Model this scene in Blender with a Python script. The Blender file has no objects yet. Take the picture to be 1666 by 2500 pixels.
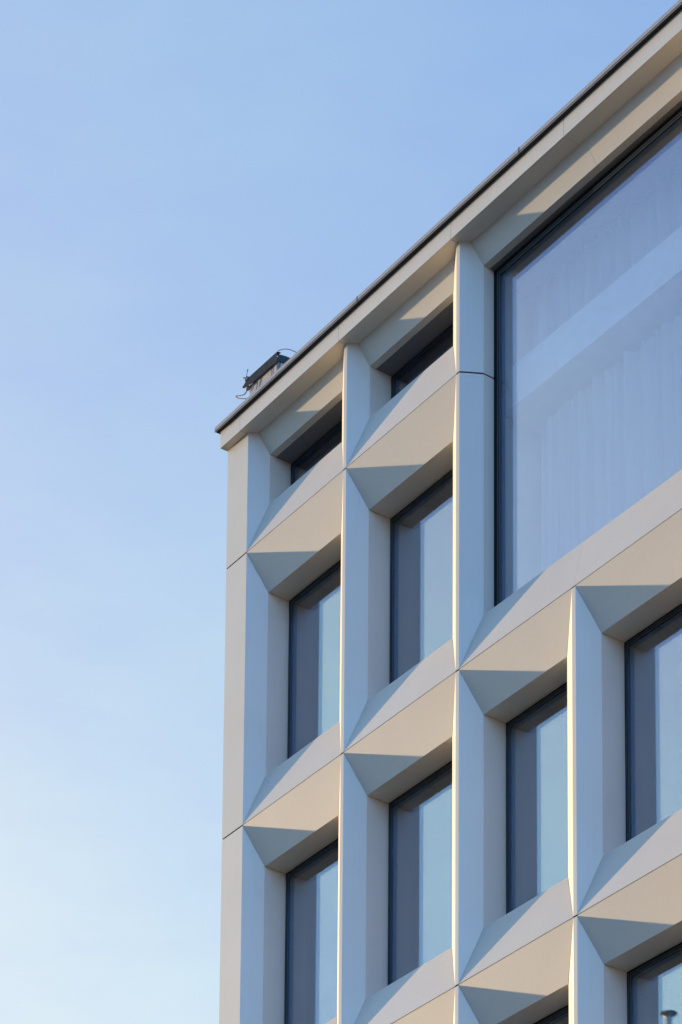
import bpy, bmesh, math, random
from mathutils import Vector, Matrix
random.seed(4)
sc = bpy.context.scene
C = sc.collection

# ------------------------------------------------------------------ measures (metres)
X = [0.0, 2.034, 4.138, 6.062, 8.10, 10.14]           # centre lines of the vertical ridges
Z = [1.8065, 0.0, -3.500, -7.076, -10.60, -14.10]     # ridge levels, row 0 is the low top row
W = 0.0568            # width of the narrow flat on each ridge
A_, B_ = 0.131, 0.3525   # left / right splay width
CH, ES = 0.5027, 0.6476  # header / sill splay height
D1, D2, D2B = 0.2305, 0.3047, 0.1423
S = 0.4114            # flat corner strip
ZS, PF = 1.572, 0.1016
GROUND = -22.75

# ------------------------------------------------------------------ materials
def nmat(name):
    m = bpy.data.materials.new(name); m.use_nodes = True
    nt = m.node_tree; nt.nodes.clear()
    out = nt.nodes.new('ShaderNodeOutputMaterial')
    return m, nt, out
def N(nt, t, **kw):
    n = nt.nodes.new(t)
    for k, v in kw.items():
        if k in n.inputs.keys(): n.inputs[k].default_value = v
        else: setattr(n, k, v)
    return n
def L(nt, a, b): nt.links.new(a, b)

def simple(name, col, rough=0.6, metal=0.0, var=0.06, scale=6.0, bump=0.0, spec=0.5):
    m, nt, out = nmat(name)
    p = N(nt, 'ShaderNodeBsdfPrincipled', Roughness=rough, Metallic=metal)
    p.inputs['Specular IOR Level'].default_value = spec
    tc = N(nt, 'ShaderNodeTexCoord')
    no = N(nt, 'ShaderNodeTexNoise', Scale=scale, Detail=6.0, Roughness=0.6)
    L(nt, tc.outputs['Object'], no.inputs['Vector'])
    mr = N(nt, 'ShaderNodeMapRange'); L(nt, no.outputs['Fac'], mr.inputs['Value'])
    mr.inputs['From Min'].default_value = .3; mr.inputs['From Max'].default_value = .7
    mr.inputs['To Min'].default_value = 1 - var; mr.inputs['To Max'].default_value = 1 + var
    mx = N(nt, 'ShaderNodeMix', data_type='RGBA', blend_type='MULTIPLY'); mx.inputs['Factor'].default_value = 1
    mx.inputs['A'].default_value = (*col, 1) if False else (0, 0, 0, 1)
    mx.inputs[6].default_value = (*col, 1)
    L(nt, mr.outputs['Result'], mx.inputs[7])
    L(nt, mx.outputs[2], p.inputs['Base Color'])
    if bump:
        b = N(nt, 'ShaderNodeBump', Strength=bump, Distance=0.01)
        L(nt, no.outputs['Fac'], b.inputs['Height']); L(nt, b.outputs['Normal'], p.inputs['Normal'])
    L(nt, p.outputs[0], out.inputs[0])
    return m

def panel_material(name, col):
    """pale coated cladding: faint cloudiness, rain streaks, very fine grain"""
    m, nt, out = nmat(name)
    p = N(nt, 'ShaderNodeBsdfPrincipled', Roughness=0.50, Metallic=0.1)
    p.inputs['Specular IOR Level'].default_value = .4
    geo = N(nt, 'ShaderNodeNewGeometry')
    # cloudiness
    n1 = N(nt, 'ShaderNodeTexNoise', Scale=1.1, Detail=5.0, Roughness=.55)
    L(nt, geo.outputs['Position'], n1.inputs['Vector'])
    # vertical streaks
    mp = N(nt, 'ShaderNodeMapping'); mp.inputs['Scale'].default_value = (34, 34, 1.1)
    L(nt, geo.outputs['Position'], mp.inputs['Vector'])
    n2 = N(nt, 'ShaderNodeTexNoise', Scale=1.0, Detail=3.0, Roughness=.6)
    L(nt, mp.outputs[0], n2.inputs['Vector'])
    # speckle
    n3 = N(nt, 'ShaderNodeTexNoise', Scale=160.0, Detail=2.0)
    L(nt, geo.outputs['Position'], n3.inputs['Vector'])
    def rng(src, a, b, lo, hi):
        r = N(nt, 'ShaderNodeMapRange'); L(nt, src, r.inputs['Value'])
        r.inputs['From Min'].default_value = a; r.inputs['From Max'].default_value = b
        r.inputs['To Min'].default_value = lo; r.inputs['To Max'].default_value = hi
        return r.outputs['Result']
    def mul(a, b):
        q = N(nt, 'ShaderNodeMath', operation='MULTIPLY'); L(nt, a, q.inputs[0]); L(nt, b, q.inputs[1]); return q.outputs[0]
    f = mul(rng(n1.outputs['Fac'], .3, .7, .97, 1.025), rng(n2.outputs['Fac'], .35, .62, .985, 1.004))
    f = mul(f, rng(n3.outputs['Fac'], .3, .7, .994, 1.006))
    # sparse darker drip marks
    mp2 = N(nt, 'ShaderNodeMapping'); mp2.inputs['Scale'].default_value = (60, 60, 3.2)
    L(nt, geo.outputs['Position'], mp2.inputs['Vector'])
    n4 = N(nt, 'ShaderNodeTexNoise', Scale=1.0, Detail=1.0)
    L(nt, mp2.outputs[0], n4.inputs['Vector'])
    f = mul(f, rng(n4.outputs['Fac'], .70, .78, 1.0, .92))
    # tint drift between warm and neutral
    n5 = N(nt, 'ShaderNodeTexNoise', Scale=.6, Detail=2.0)
    L(nt, geo.outputs['Position'], n5.inputs['Vector'])
    oi = N(nt, 'ShaderNodeObjectInfo')
    mixc = N(nt, 'ShaderNodeMix', data_type='RGBA')
    L(nt, n5.outputs['Fac'], mixc.inputs[0])
    mixc.inputs[6].default_value = (col[0]*1.02, col[1], col[2]*.97, 1)
    mixc.inputs[7].default_value = (col[0]*.98, col[1], col[2]*1.03, 1)
    f = mul(f, rng(oi.outputs['Random'], 0, 1, .962, 1.02))
    mx = N(nt, 'ShaderNodeMix', data_type='RGBA', blend_type='MULTIPLY'); mx.inputs[0].default_value = 1
    L(nt, mixc.outputs[2], mx.inputs[6]); L(nt, f, mx.inputs[7])
    L(nt, mx.outputs[2], p.inputs['Base Color'])
    b = N(nt, 'ShaderNodeBump', Strength=.03, Distance=.02)
    L(nt, n1.outputs['Fac'], b.inputs['Height']); L(nt, b.outputs['Normal'], p.inputs['Normal'])
    L(nt, p.outputs[0], out.inputs[0])
    return m

def glass_material(name, refl, trans, wob=0.0):
    m, nt, out = nmat(name)
    g = N(nt, 'ShaderNodeBsdfGlossy', Roughness=0.0); g.inputs['Color'].default_value = (*refl, 1)
    t = N(nt, 'ShaderNodeBsdfTransparent'); t.inputs['Color'].default_value = (*trans, 1)
    if wob:
        tc = N(nt, 'ShaderNodeNewGeometry')
        no = N(nt, 'ShaderNodeTexNoise', Scale=.9, Detail=1.0)
        L(nt, tc.outputs['Position'], no.inputs['Vector'])
        b = N(nt, 'ShaderNodeBump', Strength=wob, Distance=.02)
        L(nt, no.outputs['Fac'], b.inputs['Height']); L(nt, b.outputs['Normal'], g.inputs['Normal'])
    a = N(nt, 'ShaderNodeAddShader'); L(nt, g.outputs[0], a.inputs[0]); L(nt, t.outputs[0], a.inputs[1])
    L(nt, a.outputs[0], out.inputs[0])
    return m

PANEL = panel_material('cladding_pale', (.83, .755, .605))
M = dict(
    backing=simple('backing_black', (.012, .012, .012), .9),
    gasket=simple('gasket_black', (.006, .006, .007), .55, spec=.25),
    frame=simple('frame_anodised', (.085, .10, .10), .3, 0.6, .03),
    spacer=simple('spacer_dark', (.012, .016, .02), .35),
    zinc=simple('zinc_coping', (.47, .46, .43), .55, 0.0, .10, 30.0, .05),
    lipdark=simple('drip_dark', (.02, .022, .02), .6),
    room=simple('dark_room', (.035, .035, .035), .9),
    whitewall=simple('white_interior', (.34, .34, .32), .85),
    slab=simple('slab_edge_white', (.72, .76, .74), .8),
    roof=simple('roof_gravel', (.22, .21, .2), .95, 0, .25, 60.0, .3),
    concrete=simple('plinth_concrete', (.42, .40, .37), .85, 0, .12, 3.0, .1),
    hood=simple('hood_dark_sheet', (.07, .075, .085), .6, 0.0, .2, 25.0, .3),
    unit=simple('unit_render_cream', (.58, .50, .40), .85, 0, .16, 22.0, .3),
    cable=simple('cable_grey', (.10, .12, .13), .6),
    rust=simple('rusty_orange', (.45, .20, .05), .9, 0, .4, 60.0, .4),
    asphalt=simple('asphalt', (.055, .055, .055), .9, 0, .25, 40.0, .2),
    paving=simple('paving', (.12, .112, .10), .9, 0, .15, 8.0, .1),
    ground=simple('ground_mixed', (.07, .065, .055), .95, 0, .3, .05),
    mast=simple('mast_grey', (.6, .61, .57), .5, .2),
)
GLASS_OUT = glass_material('glass_outer_blue', (.074, .101, .152), (.93, .92, .90), .0)
GLASS_IN = glass_material('glass_inner', (.178, .148, .106), (.78, .81, .82), .0)

# ------------------------------------------------------------------ helpers
def link(name, bm, mat, parent=None, solid=0.0):
    if solid:
        bmesh.ops.remove_doubles(bm, verts=bm.verts, dist=1e-5)
        bmesh.ops.recalc_face_normals(bm, faces=bm.faces)
    me = bpy.data.meshes.new(name); bm.to_mesh(me); bm.free()
    if isinstance(mat, list):
        for q in mat: me.materials.append(q)
    else: me.materials.append(mat)
    o = bpy.data.objects.new(name, me); C.objects.link(o)
    if parent: o.parent = parent
    return o
def tag(o, label=None, cat=None, group=None, kind=None):
    if label: o['label'] = label
    if cat: o['category'] = cat
    if group: o['group'] = group
    if kind: o['kind'] = kind
    return o
def thing(name, loc, label, cat, group=None):
    o = bpy.data.objects.new(name, None); o.empty_display_size = .3; o.location = loc; C.objects.link(o)
    return tag(o, label, cat, group)
def box(bm, x0, x1, y0, y1, z0, z1, mi=0):
    v = [bm.verts.new(p) for p in ((x0,y0,z0),(x1,y0,z0),(x1,y1,z0),(x0,y1,z0),(x0,y0,z1),(x1,y0,z1),(x1,y1,z1),(x0,y1,z1))]
    for f in ((0,3,2,1),(4,5,6,7),(0,1,5,4),(1,2,6,5),(2,3,7,6),(3,0,4,7)):
        bm.faces.new([v[i] for i in f]).material_index = mi
def ring(bm, x0, x1, z0, z1, w, y0, y1):
    """rectangular picture-frame ring of width w"""
    box(bm, x0, x0+w, y0, y1, z0, z1); box(bm, x1-w, x1, y0, y1, z0, z1)
    box(bm, x0+w, x1-w, y0, y1, z1-w, z1); box(bm, x0+w, x1-w, y0, y1, z0, z0+w)
def shell(polys, thick, away):
    """open folded sheet from outer-face polygons sharing corners, thickened away from the viewer.
    polys: list of lists of points; away: list of inward offset vectors per polygon (unused: computed)"""
    bm = bmesh.new()
    cache = {}
    def vv(p):
        k = tuple(round(c, 5) for c in p)
        if k not in cache: cache[k] = bm.verts.new(p)
        return cache[k]
    for pl in polys:
        bm.faces.new([vv(p) for p in pl])
    bmesh.ops.recalc_face_normals(bm, faces=bm.faces)
    # make sure normals look outward (first polygon must face -y-ish hint)
    bm.faces.ensure_lookup_table(); bm.normal_update()
    if bm.faces[0].normal.dot(Vector(away)) > 0:
        bmesh.ops.reverse_faces(bm, faces=bm.faces)
    bm.normal_update()
    bmesh.ops.solidify(bm, geom=bm.faces[:], thickness=thick)
    bmesh.ops.recalc_face_normals(bm, faces=bm.faces)
    return bm
def tube(bm, pts, r, n=8):
    pts = [Vector(p) for p in pts]; rings = []
    for i, p in enumerate(pts):
        d = (pts[min(i+1, len(pts)-1)] - pts[max(i-1, 0)]).normalized()
        a = d.cross(Vector((0, 0, 1)) if abs(d.z) < .9 else Vector((1, 0, 0))).normalized(); b = d.cross(a)
        rings.append([bm.verts.new(p + (a*math.cos(t)+b*math.sin(t))*r) for t in [2*math.pi*k/n for k in range(n)]])
    for q in range(len(rings)-1):
        for k in range(n):
            bm.faces.new((rings[q][k], rings[q][(k+1) % n], rings[q+1][(k+1) % n], rings[q+1][k]))
    bm.faces.new(rings[0][::-1]); bm.faces.new(rings[-1])

# ------------------------------------------------------------------ the building
bld = thing('office_building', (0, 0, GROUND),
            'pale office block with folded faceted panels around its deep-set windows', 'building')
bld_off = Vector((0, 0, -GROUND))
def part(name, bm, mat, parent=None):
    if parent is None:
        for v in bm.verts: v.co += bld_off
    return link(name, bm, mat, parent or bld)
def subpart(name, bm, mat, parent):
    for v in bm.verts: v.co += bld_off
    return link(name, bm, mat, parent)

TH = 0.012
GP = 0.0095           # half of the open joint between stacked pier panels
GR = 0.0065          # half of the thin joint along the horizontal ridges
BIG = {(2, 0), (2, 1), (3, 0), (3, 1)}
NROW, NCOL = 5, 5

def cell_mode(i, j):
    """(exists, top mitred, bottom mitred, reveal depth)"""
    if i < 0 or i >= NCOL: return None
    if (i, j) in BIG: return (True, j == 0, j == 1, D2B)
    return (True, True, True, D2)

# vertical pier panels, one per column line and storey
for j in range(NROW):
    for i in range(NCOL+1):
        if i == 3 and j in (0, 1): continue
        zt = Z[j] - GP; zb = Z[j+1] + GP
        if j == 0: zt = Z[0]
        fx0, fx1 = X[i]-W/2, X[i]+W/2
        polys = []
        r = cell_mode(i, j); l = cell_mode(i-1, j) if i > 0 else None
        if i == 0:
            fx0 = -S
        polys.append([(fx0, 0, zb), (fx1, 0, zb), (fx1, 0, zt), (fx0, 0, zt)])
        if i == 0:
            polys.append([(-S, 0.30, zb), (-S, 0, zb), (-S, 0, zt), (-S, 0.30, zt)])
        if r:
            _, mt, mb, d2 = r
            xi = X[i]+W/2+A_
            t2 = Z[j]-CH-.002 if mt else zt
            b2 = Z[j+1]+ES+.002 if mb else zb
            polys.append([(fx1, 0, zb), (xi, D1, b2), (xi, D1, t2), (fx1, 0, zt)])
            polys.append([(xi, D1, b2), (xi, D1+d2, b2), (xi, D1+d2, t2), (xi, D1, t2)])
        if l:
            _, mt, mb, d2 = l
            xi = X[i]-W/2-B_
            t2 = Z[j]-CH-.002 if mt else zt
            b2 = Z[j+1]+ES+.002 if mb else zb
            polys.append([(fx0, 0, zt), (xi, D1, t2), (xi, D1, b2), (fx0, 0, zb)])
            polys.append([(xi, D1, t2), (xi, D1+d2, t2), (xi, D1+d2, b2), (xi, D1, b2)])
        if i == 0 and j < 0: pass
        bm = shell(polys, TH, (0, 1, 0))
        part('pier_panel', bm, PANEL)

# header and sill panels
def header(i, j, d2, xl=None, xr=None, xil=None, xir=None):
    z = Z[j]-GR if j else Z[0]
    xl = X[i]+W/2 if xl is None else xl; xr = X[i+1]-W/2-.001 if xr is None else xr
    xil = xl+A_ if xil is None else xil; xir = X[i+1]-W/2-B_-.008 if xir is None else xir
    zi = Z[j]-CH
    polys = [[(xl, 0, z), (xil, D1, zi), (xir, D1, zi), (xr, 0, z)],
             [(xil, D1, zi), (xil, D1+d2, zi), (xir, D1+d2, zi), (xir, D1, zi)]]
    part('header_panel', shell(polys, TH, (0, 1, 0)), PANEL)
def sill(i, j, d2, xl=None, xr=None, xil=None, xir=None):
    z = Z[j+1]+GR
    xl = X[i]+W/2 if xl is None else xl; xr = X[i+1]-W/2-.001 if xr is None else xr
    xil = xl+A_ if xil is None else xil; xir = X[i+1]-W/2-B_-.008 if xir is None else xir
    zi = Z[j+1]+ES
    polys = [[(xl, 0, z), (xr, 0, z), (xir, D1, zi), (xil, D1, zi)],
             [(xil, D1, zi), (xir, D1, zi), (xir, D1+d2, zi-.004), (xil, D1+d2, zi-.004)]]
    part('sill_panel', shell(polys, TH, (0, 1, 0)), PANEL)
for i in range(NCOL):
    for j in range(NROW):
        if (i, j) in BIG: continue
        header(i, j, D2); sill(i, j, D2)
XJ = 6.10            # joint of the double-width window's trim
header(2, 0, D2B, xr=XJ-.0015, xir=XJ+.10-.0015)
header(3, 0, D2B, xl=XJ+.0015, xil=XJ+.10+.0015)
sill(2, 1, D2B, xr=X[3]-.0015, xir=X[3]-.115-.0015)
sill(3, 1, D2B, xl=X[3]+.0015, xil=X[3]-.115+.0015)

# dark backing wall that follows the folds behind the open joints, plus rooms
T = 0.035
bm = bmesh.new()
def q(*pts): bm.faces.new([bm.verts.new(p) for p in pts])
cells = [(i, i+1, j, j+1, D2) for i in range(NCOL) for j in range(NROW) if (i, j) not in BIG] + [(2, 4, 0, 2, D2B)]
for (i0, i1, j0, j1, d2) in cells:
    ox0, ox1, oz0, oz1 = X[i0], X[i1], Z[j1], Z[j0]
    ix0, ix1, iz0, iz1 = X[i0]+W/2+A_-T, X[i1]-W/2-B_+T, Z[j1]+ES-T, Z[j0]-CH+T
    y1, y2 = D1+T, D1+d2+.02
    O_ = [(ox0, T, oz0), (ox1, T, oz0), (ox1, T, oz1), (ox0, T, oz1)]
    I_ = [(ix0, y1, iz0), (ix1, y1, iz0), (ix1, y1, iz1), (ix0, y1, iz1)]
    K_ = [(ix0, y2+.05, iz0), (ix1, y2+.05, iz0), (ix1, y2+.05, iz1), (ix0, y2+.05, iz1)]
    for k in range(4):
        q(O_[k], O_[(k+1) % 4], I_[(k+1) % 4], I_[k]); q(I_[k], I_[(k+1) % 4], K_[(k+1) % 4], K_[k])
q((-S+T, T, Z[NROW]), (0, T, Z[NROW]), (0, T, Z[0]), (-S+T, T, Z[0]))
q((-S+T, T, Z[NROW]), (-S+T, T, Z[0]), (-S+T, .5, Z[0]), (-S+T, .5, Z[NROW]))
part('wall', bm, M['backing'])
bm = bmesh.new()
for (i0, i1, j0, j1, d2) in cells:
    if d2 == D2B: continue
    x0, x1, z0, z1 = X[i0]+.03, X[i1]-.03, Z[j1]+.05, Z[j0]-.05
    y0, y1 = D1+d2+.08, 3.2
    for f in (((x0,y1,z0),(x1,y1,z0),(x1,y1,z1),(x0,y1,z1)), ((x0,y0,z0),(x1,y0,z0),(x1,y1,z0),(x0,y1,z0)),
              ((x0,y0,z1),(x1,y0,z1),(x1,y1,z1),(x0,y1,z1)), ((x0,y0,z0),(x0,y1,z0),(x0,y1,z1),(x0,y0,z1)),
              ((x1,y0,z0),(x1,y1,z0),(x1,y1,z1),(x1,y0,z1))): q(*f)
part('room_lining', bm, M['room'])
# double-height room behind the big window
bm = bmesh.new()
x0, x1, z0, z1, y0, y1 = X[2]+.03, X[4]-.03, Z[2]+.05, Z[0]-.20, D1+D2B+.08, 3.4
for f in (((x0,y1,z0),(x1,y1,z0),(x1,y1,z1),(x0,y1,z1)), ((x0,y0,z0),(x1,y0,z0),(x1,y1,z0),(x0,y1,z0)),
          ((x0,y0,z1),(x1,y0,z1),(x1,y1,z1),(x0,y1,z1)), ((x0,y0,z0),(x0,y1,z0),(x0,y1,z1),(x0,y0,z1)),
          ((x1,y0,z0),(x1,y1,z0),(x1,y1,z1),(x1,y0,z1))): q(*f)
part('room_lining', bm, M['whitewall'])
bm = bmesh.new(); box(bm, X[2]+.035, X[4]-.035, .60, 3.35, -.275, .22)
part('floor_slab', bm, M['slab'])

# windows
def window(x0, x1, z0, z1, yg, gk, fr, sp):
    """frame mesh with gasket, spacer and two panes as children"""
    bm = bmesh.new(); ring(bm, x0+gk, x1-gk, z0+gk, z1-gk, fr, yg-.010, yg+.055)
    bm2 = bmesh.new()
    ring(bm2, x0+gk+fr*.42, x1-gk-fr*.42, z0+gk+fr*.42, z1-gk-fr*.42, fr*.16, yg-.014, yg-.011)
    f = part('window', bm, M['frame'])
    subpart('glazing_bead', bm2, M['gasket'], f)
    bm = bmesh.new(); ring(bm, x0+.001, x1-.001, z0+.001, z1-.001, gk-.001, yg+.012, yg+.05)
    subpart('gasket', bm, M['gasket'], f)
    w = gk+fr
    bm = bmesh.new(); ring(bm, x0+w, x1-w, z0+w, z1-w, sp, yg+.009, yg+.026)
    subpart('spacer', bm, M['spacer'], f)
    bm = bmesh.new(); box(bm, x0+w, x1-w, yg, yg+.006, z0+w, z1-w)
    subpart('pane', bm, GLASS_OUT, f)
    bm = bmesh.new(); box(bm, x0+w, x1-w, yg+.028, yg+.034, z0+w, z1-w)
    subpart('pane', bm, GLASS_IN, f)
    return f
for (i0, i1, j0, j1, d2) in cells:
    ix0, ix1, iz0, iz1 = X[i0]+W/2+A_, X[i1]-W/2-B_, Z[j1]+ES, Z[j0]-CH
    if d2 == D2B: window(ix0, ix1, iz0, iz1, D1+d2-.004, .075, .050, .018)
    else: window(ix0, ix1, iz0, iz1, D1+d2-.004, .032, .042, .020)

# cornice: fascia/soffit panels, coping lengths, dark drip, roof
ends = [-S-.0156, 0, X[1], X[2], X[3], X[4], X[5]+.4]
for k in range(len(ends)-1):
    bm = bmesh.new()
    a, b = ends[k]+(.003 if k else 0), ends[k+1]-(.003 if k < len(ends)-2 else 0)
    box(bm, a, b, -PF, .27, ZS, 1.79)
    part('fascia_panel', bm, PANEL)
bm = bmesh.new(); box(bm, -S-.0156, X[5]+.4, -PF+.012, .262, ZS+.012, 1.7895-.002)
for v in bm.verts: v.co.x = max(min(v.co.x, X[5]+.39), -S-.0156+.01)
part('cornice_core', bm, M['backing'])
bm = bmesh.new()
box(bm, -.470, X[5]+.44, -.1545, .30, 1.7925, 1.801)
part('drip_board', bm, M['lipdark'])
cj = [-.475, 2.471, 5.389, 8.307, X[5]+.45]
for k in range(len(cj)-1):
    a, b = cj[k]+(.004 if k else 0), cj[k+1]-.004
    bm = bmesh.new()
    z0, z1 = 1.803, 1.849
    prof = [(-.159, z0), (-.159, z1), (-.150, z1+.002), (.33, z1-.012), (.33, z0)]
    vs = [[bm.verts.new((xx, y, z)) for (y, z) in prof] for xx in (a, b)]
    for m_ in range(5):
        bm.faces.new((vs[0][m_], vs[1][m_], vs[1][(m_+1) % 5], vs[0][(m_+1) % 5]))
    bm.faces.new(vs[0]); bm.faces.new(vs[1][::-1])
    bmesh.ops.recalc_face_normals(bm, faces=bm.faces)
    part('coping', bm, M['zinc'])
    # folded drip lip and the standing-seam cover at its joint
    bm = bmesh.new(); box(bm, a+.002, b-.002, -.1575, -.150, 1.786, 1.792)
    part('drip_lip', bm, M['zinc'])
    if k:
        bm = bmesh.new(); box(bm, cj[k]-.006, cj[k]+.006, -.161, .33, 1.797, 1.853)
        part('seam_cover', bm, M['lipdark'])
bm = bmesh.new()
box(bm, -S+.004, X[5]+.38, .32, 14, 1.30, 1.50)
part('roof', bm, M['roof'])
bm = bmesh.new()
box(bm, -S, -S+.30, .31, 14, GROUND+.01, 1.788)            # left flank
part('side_wall', bm, PANEL)
bm = bmesh.new()
box(bm, -S+.31, X[5]+.35, 13.7, 13.99, GROUND+.01, 1.75)
part('rear_wall', bm, PANEL)
bm = bmesh.new()
box(bm, X[5]+.05, X[5]+.39, .0, 13.6, GROUND+.01, 1.565)
part('side_wall', bm, PANEL)
bm = bmesh.new(); box(bm, -S-.01, X[5]+.045, .01, .5, GROUND+.01, Z[NROW]-.02)
part('plinth', bm, M['concrete'])

# ------------------------------------------------------------------ curtains behind the double-height glass
def curtain(x0, x1, zt, zb, y, label, seed):
    rnd = random.Random(seed)
    o = thing('curtain', ((x0+x1)/2, y, zt), label, 'curtain', 'curtains behind the large double-height window')
    bm = bmesh.new(); n = 420; cols = []
    ph = 0; xs = []
    ph_list = []
    for k in range(n+1):
        u = k/n; x = x0+(x1-x0)*u
        ph += 2*math.pi*(x1-x0)/n/(.17+.07*math.sin(u*13+seed)+.045*math.sin(u*31))
        ph_list.append((x-(x0+x1)/2, ph))
    for (x, p) in ph_list:
        col = []
        for m_ in range(9):
            t = m_/8
            amp = .040+.030*math.sin(p*.37+seed)
            yy = amp*(math.sin(p+.25*math.sin(3*t+seed)))+.006*math.sin(p*2.3+t*2)
            col.append(bm.verts.new((x+.01*math.sin(p*.5+2*t), yy, -(zt-zb)*t)))
        cols.append(col)
    for a, b in zip(cols, cols[1:]):
        for m_ in range(8): bm.faces.new((a[m_], a[m_+1], b[m_+1], b[m_]))
    for f in bm.faces: f.smooth = True
    link('fabric', bm, CURT, o)
    bm = bmesh.new(); tube(bm, [(-(x1-x0)/2, .09, -.01), ((x1-x0)/2, .09, -.01)], .008)
    link('rail', bm, M['whitewall'], o)
    return o
def curtain_mat():
    m, nt, out = nmat('sheer_white_fabric')
    d = N(nt, 'ShaderNodeBsdfDiffuse'); d.inputs['Color'].default_value = (.56, .58, .58, 1)
    t = N(nt, 'ShaderNodeBsdfTranslucent'); t.inputs['Color'].default_value = (.5, .52, .52, 1)
    tc = N(nt, 'ShaderNodeTexCoord'); w = N(nt, 'ShaderNodeTexNoise', Scale=300.0)
    L(nt, tc.outputs['Object'], w.inputs['Vector'])
    b = N(nt, 'ShaderNodeBump', Strength=.1, Distance=.001); L(nt, w.outputs['Fac'], b.inputs['Height']); L(nt, b.outputs[0], d.inputs['Normal'])
    mx = N(nt, 'ShaderNodeMixShader'); mx.inputs[0].default_value = .3
    L(nt, d.outputs[0], mx.inputs[1]); L(nt, t.outputs[0], mx.inputs[2]); L(nt, mx.outputs[0], out.inputs[0])
    return m
CURT = curtain_mat()
curtain(4.27, 7.95, 1.25, .225, .92, 'sheer white curtain above the pale floor band inside the large window', 1)
curtain(4.40, 7.95, -.40, -3.3, .92, 'long sheer white curtain below the pale floor band inside the large window', 2)

# ------------------------------------------------------------------ small housing on the roof corner
uy = .36
u = thing('roof_housing', (0, uy, 1.50),
          'small cream rooftop housing under a battered dark metal hood at the roof corner', 'roof housing')
def uo(name, bm, mat, parent=None):
    for v in bm.verts: v.co -= Vector((0, uy, 1.50))
    return link(name, bm, mat, parent or u)
UX0, UX1, UY0, UY1 = -.27, .345, .21, .62
bm = bmesh.new(); box(bm, UX0, UX1, UY0, UY1, 1.502, 2.50)
uo('casing', bm, M['unit'])
bm = bmesh.new(); box(bm, .315, .350, UY0-.006, UY0+.03, 1.502, 2.43)
uo('corner_post', bm, M['cable'])
# front hood: slightly bowed, ragged lower edge
bm = bmesh.new()
n = 26; top = []; bot = []; topb = []
rr = random.Random(9)
for k in range(n+1):
    t = k/n; xb = -.395+.745*t; xt = -.335+.685*t
    zt = 2.558-.012*t-.03*math.exp(-t/.05)
    zb = 2.426-.024*t+.055*math.exp(-t/.07)+.009*rr.random()
    yy = UY0-.02
    top.append(bm.verts.new((xt, yy, zt))); bot.append(bm.verts.new((xb, yy-.010, zb)))
    topb.append(bm.verts.new((xt, yy+.055, zt+.006)))
for k in range(n):
    bm.faces.new((bot[k], bot[k+1], top[k+1], top[k])); bm.faces.new((top[k], top[k+1], topb[k+1], topb[k]))
bmesh.ops.solidify(bm, geom=bm.faces[:], thickness=.006)
bmesh.ops.recalc_face_normals(bm, faces=bm.faces)
hood = uo('hood', bm, M['hood'])
# side flap of the hood running back, torn lower edge
bm = bmesh.new(); a = []; b = []
for k in range(15):
    t = k/14
    a.append(bm.verts.new((.366+.012*math.sin(t*5), UY0-.02+.36*t, 2.500+.035*t)))
    b.append(bm.verts.new((.368, UY0-.02+.36*t, 2.405+.03*rr.random()+.06*t)))
for k in range(14): bm.faces.new((b[k], b[k+1], a[k+1], a[k]))
bmesh.ops.solidify(bm, geom=bm.faces[:], thickness=.006)
uo('side_flap', bm, M['hood'])
bm = bmesh.new(); box(bm, -.28, .35, UY0+.03, UY1+.02, 2.502, 2.514)
uo('lid', bm, M['hood'])
bm = bmesh.new()
tube(bm, [(.366, UY0-.02+.30*t, 2.545+.05*math.sin(min(t*1.5, 1)*math.pi*.55)-.06*t*t+.10*t) for t in [k/10 for k in range(11)]], .0045)
uo('wire', bm, M['cable'])
# clamp with rod at the left end
bm = bmesh.new()
box(bm, -.335, -.28, UY0-.03, UY0+.02, 2.535, 2.575); tube(bm, [(-.33, UY0-.01, 2.57), (-.335, UY0-.01, 2.60), (-.295, UY0-.02, 2.665), (-.285, UY0-.02, 2.675)], .006)
tube(bm, [(-.375, UY0-.02, 2.605), (-.33, UY0-.02, 2.575)], .012)
uo('clamp', bm, M['cable'])
bm = bmesh.new()
bmesh.ops.create_icosphere(bm, subdivisions=2, radius=.03, matrix=Matrix.Translation((-.285, UY0-.002, 2.425)))
for v in bm.verts: v.co += Vector((rr.uniform(-.008,.008), rr.uniform(-.008,.008), rr.uniform(-.008,.008)))
uo('foam_plug', bm, M['rust'])
# hanging cable loop and the straps across the casing
bm = bmesh.new()
P0, P1, P2, P3 = Vector((-.30, UY0-.02, 2.41)), Vector((-.33, UY0-.02, 2.33)), Vector((-.46, UY0-.02, 2.42)), Vector((-.55, UY0-.02, 2.463))
pts = [P0*(1-t)**3+P1*3*t*(1-t)**2+P2*3*t*t*(1-t)+P3*t**3 for t in [k/12 for k in range(13)]]
Q1, Q2, Q3 = Vector((-.50, UY0-.02, 2.385)), Vector((-.40, UY0-.02, 2.345)), Vector((-.26, UY0-.01, 2.27))
pts += [P3*(1-t)**3+Q1*3*t*(1-t)**2+Q2*3*t*t*(1-t)+Q3*t**3 for t in [k/12 for k in range(1, 13)]]
tube(bm, pts, .0065)
uo('cable', bm, M['cable'])
bm = bmesh.new()
tube(bm, [(-.17, UY0-.008, 2.20), (-.10, UY0-.01, 2.33), (-.075, UY0-.012, 2.42)], .005)
uo('strap', bm, M['cable'])
bm = bmesh.new(); tube(bm, [(.20, UY0-.006, 2.15), (.205, UY0-.006, 2.43)], .003)
uo('strap', bm, M['cable'])

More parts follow.
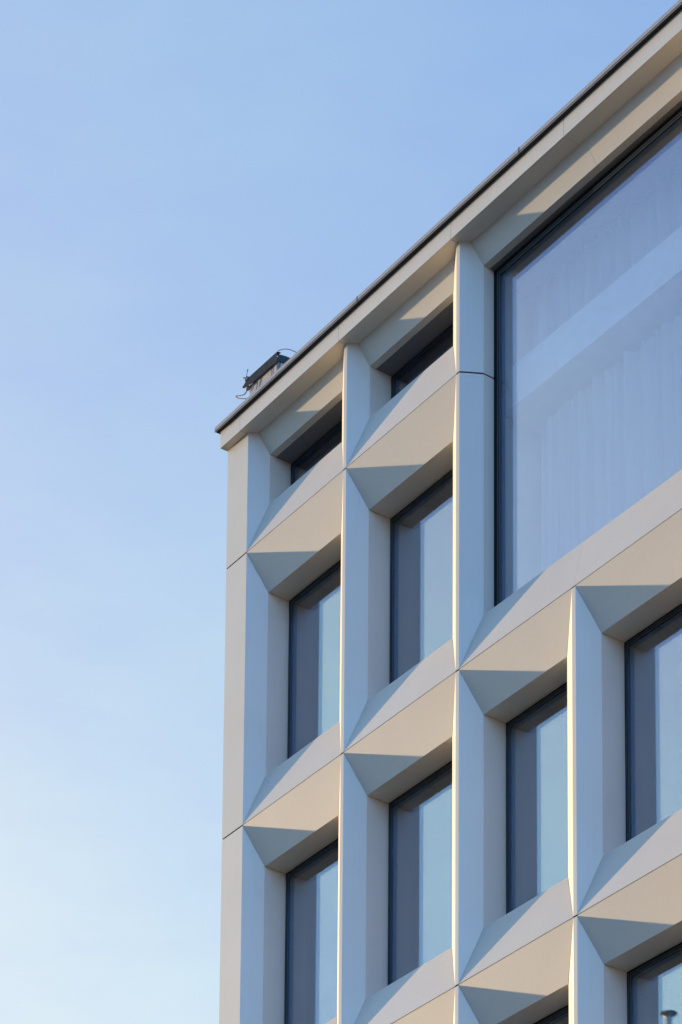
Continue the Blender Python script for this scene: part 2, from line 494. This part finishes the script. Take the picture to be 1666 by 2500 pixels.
# ------------------------------------------------------------------ ground, street
bm = bmesh.new(); box(bm, -3000, 3000, -3000, 3000, GROUND-1.0, GROUND-.13)
tag(link('ground', bm, M['ground']), kind='structure')
bm = bmesh.new(); box(bm, -400, 400, -5, 30, GROUND-.12, GROUND+.0)
tag(link('pavement', bm, M['paving']), kind='structure')
bm = bmesh.new(); box(bm, -400, 400, -14, -5.004, GROUND-.126, GROUND-.12)
tag(link('road', bm, M['asphalt']), kind='structure')
bm = bmesh.new(); box(bm, -400, 400, -34, -14.004, GROUND-.12, GROUND+.0)
tag(link('pavement', bm, M['paving']), kind='structure')

# ------------------------------------------------------------------ camera
R = ((0.5826259374554373, 0.8127006229087247, 0.008044534041422129),
     (-0.1299699636936262, 0.10293713100089258, -0.9861601064729715),
     (-0.8022810140727814, 0.5735169087176731, 0.16560051290160255))
cam_d = bpy.data.cameras.new('camera'); cam = bpy.data.objects.new('camera', cam_d); C.objects.link(cam)
r, d, f = (Vector(v) for v in R)
m = Matrix(((r.x, -d.x, -f.x, 27.737231), (r.y, -d.y, -f.y, -18.266737), (r.z, -d.z, -f.z, -21.271041), (0, 0, 0, 1)))
cam.matrix_world = m
cam_d.sensor_fit = 'VERTICAL'; cam_d.sensor_height = 36.0
cam_d.lens = 7412.2646/2500*36
cam_d.shift_x = 0.0; cam_d.shift_y = (4518.5596-1250)/2500
cam_d.clip_start = .1; cam_d.clip_end = 9000
sc.camera = cam

# mast across the street, which the lowest right-hand window mirrors
def mirrored(px, py, dist):
    v = r*((px-833)/7412.26)+d*((py-4518.56)/7412.26)+f
    o = Vector((27.737231, -18.266737, -21.271041)); yg = D1+D2
    t = (yg-o.y)/v.y; h = o+v*t
    v2 = Vector((v.x, -v.y, v.z)).normalized()
    return h+v2*dist
top = mirrored(1632, 2474, 42.0)
hgt = top.z-GROUND
ms = thing('lamp_mast', (top.x, top.y, GROUND), 'slim grey mast with a flared round head mirrored in the lowest right window', 'mast')
bm = bmesh.new()
def lathe(bm, prof, n=28):
    rings = [[bm.verts.new((rr_*math.cos(2*math.pi*k/n), rr_*math.sin(2*math.pi*k/n), z)) for k in range(n)] for (rr_, z) in prof]
    for a, b in zip(rings, rings[1:]):
        for k in range(n): bm.faces.new((a[k], a[(k+1) % n], b[(k+1) % n], b[k]))
    bm.faces.new(rings[0][::-1]); bm.faces.new(rings[-1])
lathe(bm, [(.16, 0), (.15, .4), (.075, .45), (.07, hgt-.55), (.062, hgt-.18)]); link('pole', bm, M['mast'], ms)
bm = bmesh.new(); lathe(bm, [(.066, hgt-.179), (.08, hgt-.10), (.13, hgt-.045), (.19, hgt-.01), (.185, hgt+.01), (.05, hgt+.03)]); link('head', bm, M['mast'], ms)

# ------------------------------------------------------------------ light
sx, sy, sz = -5.1, -1.0, .41
sun_dir = Vector((sx, sy, sz)).normalized()
el = math.asin(sun_dir.z)
sd = bpy.data.lights.new('sun', 'SUN'); so = bpy.data.objects.new('sun', sd); C.objects.link(so)
so.rotation_euler = (-sun_dir).to_track_quat('-Z', 'Y').to_euler()
sd.energy = 3.15; sd.angle = math.radians(.53); sd.color = (1.0, .73, .44)
w = bpy.data.worlds.new('World'); sc.world = w; w.use_nodes = True
nt = w.node_tree; bg = nt.nodes['Background']
sky = nt.nodes.new('ShaderNodeTexSky'); sky.sky_type = 'NISHITA'; sky.sun_disc = False
sky.sun_elevation = el
sky.sun_rotation = math.atan2(sun_dir.x, sun_dir.y)
sky.altitude = 50; sky.air_density = 1.0; sky.dust_density = 3.0; sky.ozone_density = 4.0
EXPO = 1.0; SKYI = .4547; SKYK = 2**EXPO*.15
SKY_G = (.98, .86, .33); SKY_K = (2.98, 1.66, .99)      # hand-set colour curve on the sky: softer blue, paler low sky
sep = N(nt, 'ShaderNodeSeparateColor'); cmb = N(nt, 'ShaderNodeCombineColor')
L(nt, sky.outputs[0], sep.inputs[0])
tcw = N(nt, 'ShaderNodeTexCoord')
dt = N(nt, 'ShaderNodeVectorMath', operation='DOT_PRODUCT'); dt.inputs[1].default_value = (.97, -.25, 0)
L(nt, tcw.outputs['Generated'], dt.inputs[0])
er = N(nt, 'ShaderNodeMapRange', interpolation_type='SMOOTHSTEP')
L(nt, dt.outputs['Value'], er.inputs['Value'])
er.inputs['From Min'].default_value = .0; er.inputs['From Max'].default_value = .7
er.inputs['To Min'].default_value = 1.0; er.inputs['To Max'].default_value = 1.5  # eastern sky brightened by hand to light the shaded panels
dt2 = N(nt, 'ShaderNodeVectorMath', operation='DOT_PRODUCT'); dt2.inputs[1].default_value = (-.60, -.80, 0)
L(nt, tcw.outputs['Generated'], dt2.inputs[0])
wr = N(nt, 'ShaderNodeMapRange', interpolation_type='SMOOTHSTEP'); L(nt, dt2.outputs['Value'], wr.inputs['Value'])
wr.inputs['From Min'].default_value = .12; wr.inputs['From Max'].default_value = .9
wr.inputs['To Min'].default_value = 1.0; wr.inputs['To Max'].default_value = .12  # front-west sky dimmed by hand so it lights the flat strips less
dir0 = N(nt, 'ShaderNodeMath', operation='MULTIPLY'); L(nt, er.outputs[0], dir0.inputs[0]); L(nt, wr.outputs[0], dir0.inputs[1])
dt3 = N(nt, 'ShaderNodeVectorMath', operation='DOT_PRODUCT'); dt3.inputs[1].default_value = (-.765, -.55, .325)
L(nt, tcw.outputs['Generated'], dt3.inputs[0])
sx_ = N(nt, 'ShaderNodeSeparateXYZ'); L(nt, tcw.outputs['Generated'], sx_.inputs[0])
hz = N(nt, 'ShaderNodeMapRange', interpolation_type='SMOOTHSTEP'); L(nt, sx_.outputs['Z'], hz.inputs['Value'])
hz.inputs['From Min'].default_value = 0.0; hz.inputs['From Max'].default_value = .36
hz.inputs['To Min'].default_value = 1.6; hz.inputs['To Max'].default_value = 1.0  # low sky brightened by hand to light the header faces
zn = N(nt, 'ShaderNodeMapRange', interpolation_type='SMOOTHSTEP'); L(nt, sx_.outputs['Z'], zn.inputs['Value'])
zn.inputs['From Min'].default_value = .66; zn.inputs['From Max'].default_value = .88
zn.inputs['To Min'].default_value = 1.0; zn.inputs['To Max'].default_value = .3  # zenith dimmed by hand to take blue off the sills
hzz = N(nt, 'ShaderNodeMath', operation='MULTIPLY'); L(nt, hz.outputs[0], hzz.inputs[0]); L(nt, zn.outputs[0], hzz.inputs[1])
dir1 = N(nt, 'ShaderNodeMath', operation='MULTIPLY'); L(nt, dir0.outputs[0], dir1.inputs[0]); L(nt, hzz.outputs[0], dir1.inputs[1])
gl = N(nt, 'ShaderNodeMapRange', interpolation_type='SMOOTHSTEP'); L(nt, dt3.outputs['Value'], gl.inputs['Value'])
gl.inputs['From Min'].default_value = .80; gl.inputs['From Max'].default_value = 1.0
gl.inputs['To Min'].default_value = 0.0; gl.inputs['To Max'].default_value = 1.3  # bright patch added to the sky for the panes to reflect
dirf = N(nt, 'ShaderNodeMath', operation='ADD'); L(nt, dir1.outputs[0], dirf.inputs[0]); L(nt, gl.outputs[0], dirf.inputs[1])
mpw = N(nt, 'ShaderNodeMapping'); mpw.inputs['Scale'].default_value = (1.6, 1.6, 4.5); mpw.inputs['Rotation'].default_value = (.5, .3, .2)
L(nt, tcw.outputs['Generated'], mpw.inputs['Vector'])
cl = N(nt, 'ShaderNodeTexNoise', Scale=3.4, Detail=6.0, Roughness=.55); L(nt, mpw.outputs[0], cl.inputs['Vector'])
cr = N(nt, 'ShaderNodeMapRange'); L(nt, cl.outputs['Fac'], cr.inputs['Value'])
cr.inputs['From Min'].default_value = .35; cr.inputs['From Max'].default_value = .75
cr.inputs['To Min'].default_value = .95; cr.inputs['To Max'].default_value = 1.13
for k in range(3):
    m1 = N(nt, 'ShaderNodeMath', operation='MULTIPLY'); L(nt, sep.outputs[k], m1.inputs[0]); m1.inputs[1].default_value = SKYI
    m2 = N(nt, 'ShaderNodeMath', operation='POWER'); L(nt, m1.outputs[0], m2.inputs[0]); m2.inputs[1].default_value = SKY_G[k]
    m3 = N(nt, 'ShaderNodeMath', operation='MULTIPLY'); L(nt, m2.outputs[0], m3.inputs[0]); m3.inputs[1].default_value = SKY_K[k]/SKYK
    mn = N(nt, 'ShaderNodeMath', operation='SMOOTH_MIN'); L(nt, m3.outputs[0], mn.inputs[0])
    mn.inputs[1].default_value = (.72, .90, 1.10)[k]/SKYK; mn.inputs[2].default_value = .12/SKYK
    m4 = N(nt, 'ShaderNodeMath', operation='MULTIPLY'); L(nt, mn.outputs[0], m4.inputs[0]); L(nt, dirf.outputs[0], m4.inputs[1])
    last = m4
    e2 = N(nt, 'ShaderNodeMapRange', interpolation_type='SMOOTHSTEP'); L(nt, dt.outputs['Value'], e2.inputs['Value'])
    e2.inputs['From Min'].default_value = .0; e2.inputs['From Max'].default_value = .7
    e2.inputs['To Min'].default_value = 1.0; e2.inputs['To Max'].default_value = (.78, 1.08, 1.72)[k]  # eastern sky tinted bluer to colour the shaded panels
    m6 = N(nt, 'ShaderNodeMath', operation='MULTIPLY'); L(nt, m4.outputs[0], m6.inputs[0]); L(nt, e2.outputs[0], m6.inputs[1])
    e3 = N(nt, 'ShaderNodeMapRange', interpolation_type='SMOOTHSTEP'); L(nt, dt2.outputs['Value'], e3.inputs['Value'])
    e3.inputs['From Min'].default_value = .15; e3.inputs['From Max'].default_value = .65
    e3.inputs['To Min'].default_value = 1.0; e3.inputs['To Max'].default_value = (.78, .93, 1.08)[k]  # front-west sky cooled by hand to make the shaded sills bluer
    m7 = N(nt, 'ShaderNodeMath', operation='MULTIPLY'); L(nt, m6.outputs[0], m7.inputs[0]); L(nt, e3.outputs[0], m7.inputs[1])
    m4 = m7; last = m7
    if k < 2:
        m5 = N(nt, 'ShaderNodeMath', operation='MULTIPLY'); L(nt, m4.outputs[0], m5.inputs[0]); L(nt, cr.outputs[0], m5.inputs[1]); last = m5
    L(nt, last.outputs[0], cmb.inputs[k])
L(nt, cmb.outputs[0], bg.inputs['Color']); bg.inputs['Strength'].default_value = .15

sc.view_settings.view_transform = 'Standard'; sc.view_settings.look = 'None'
sc.view_settings.exposure = EXPO; sc.view_settings.gamma = 1.0; sc.view_settings.use_curve_mapping = False
sc.cycles.max_bounces = 10; sc.cycles.transparent_max_bounces = 16; sc.cycles.glossy_bounces = 6; sc.cycles.diffuse_bounces = 6
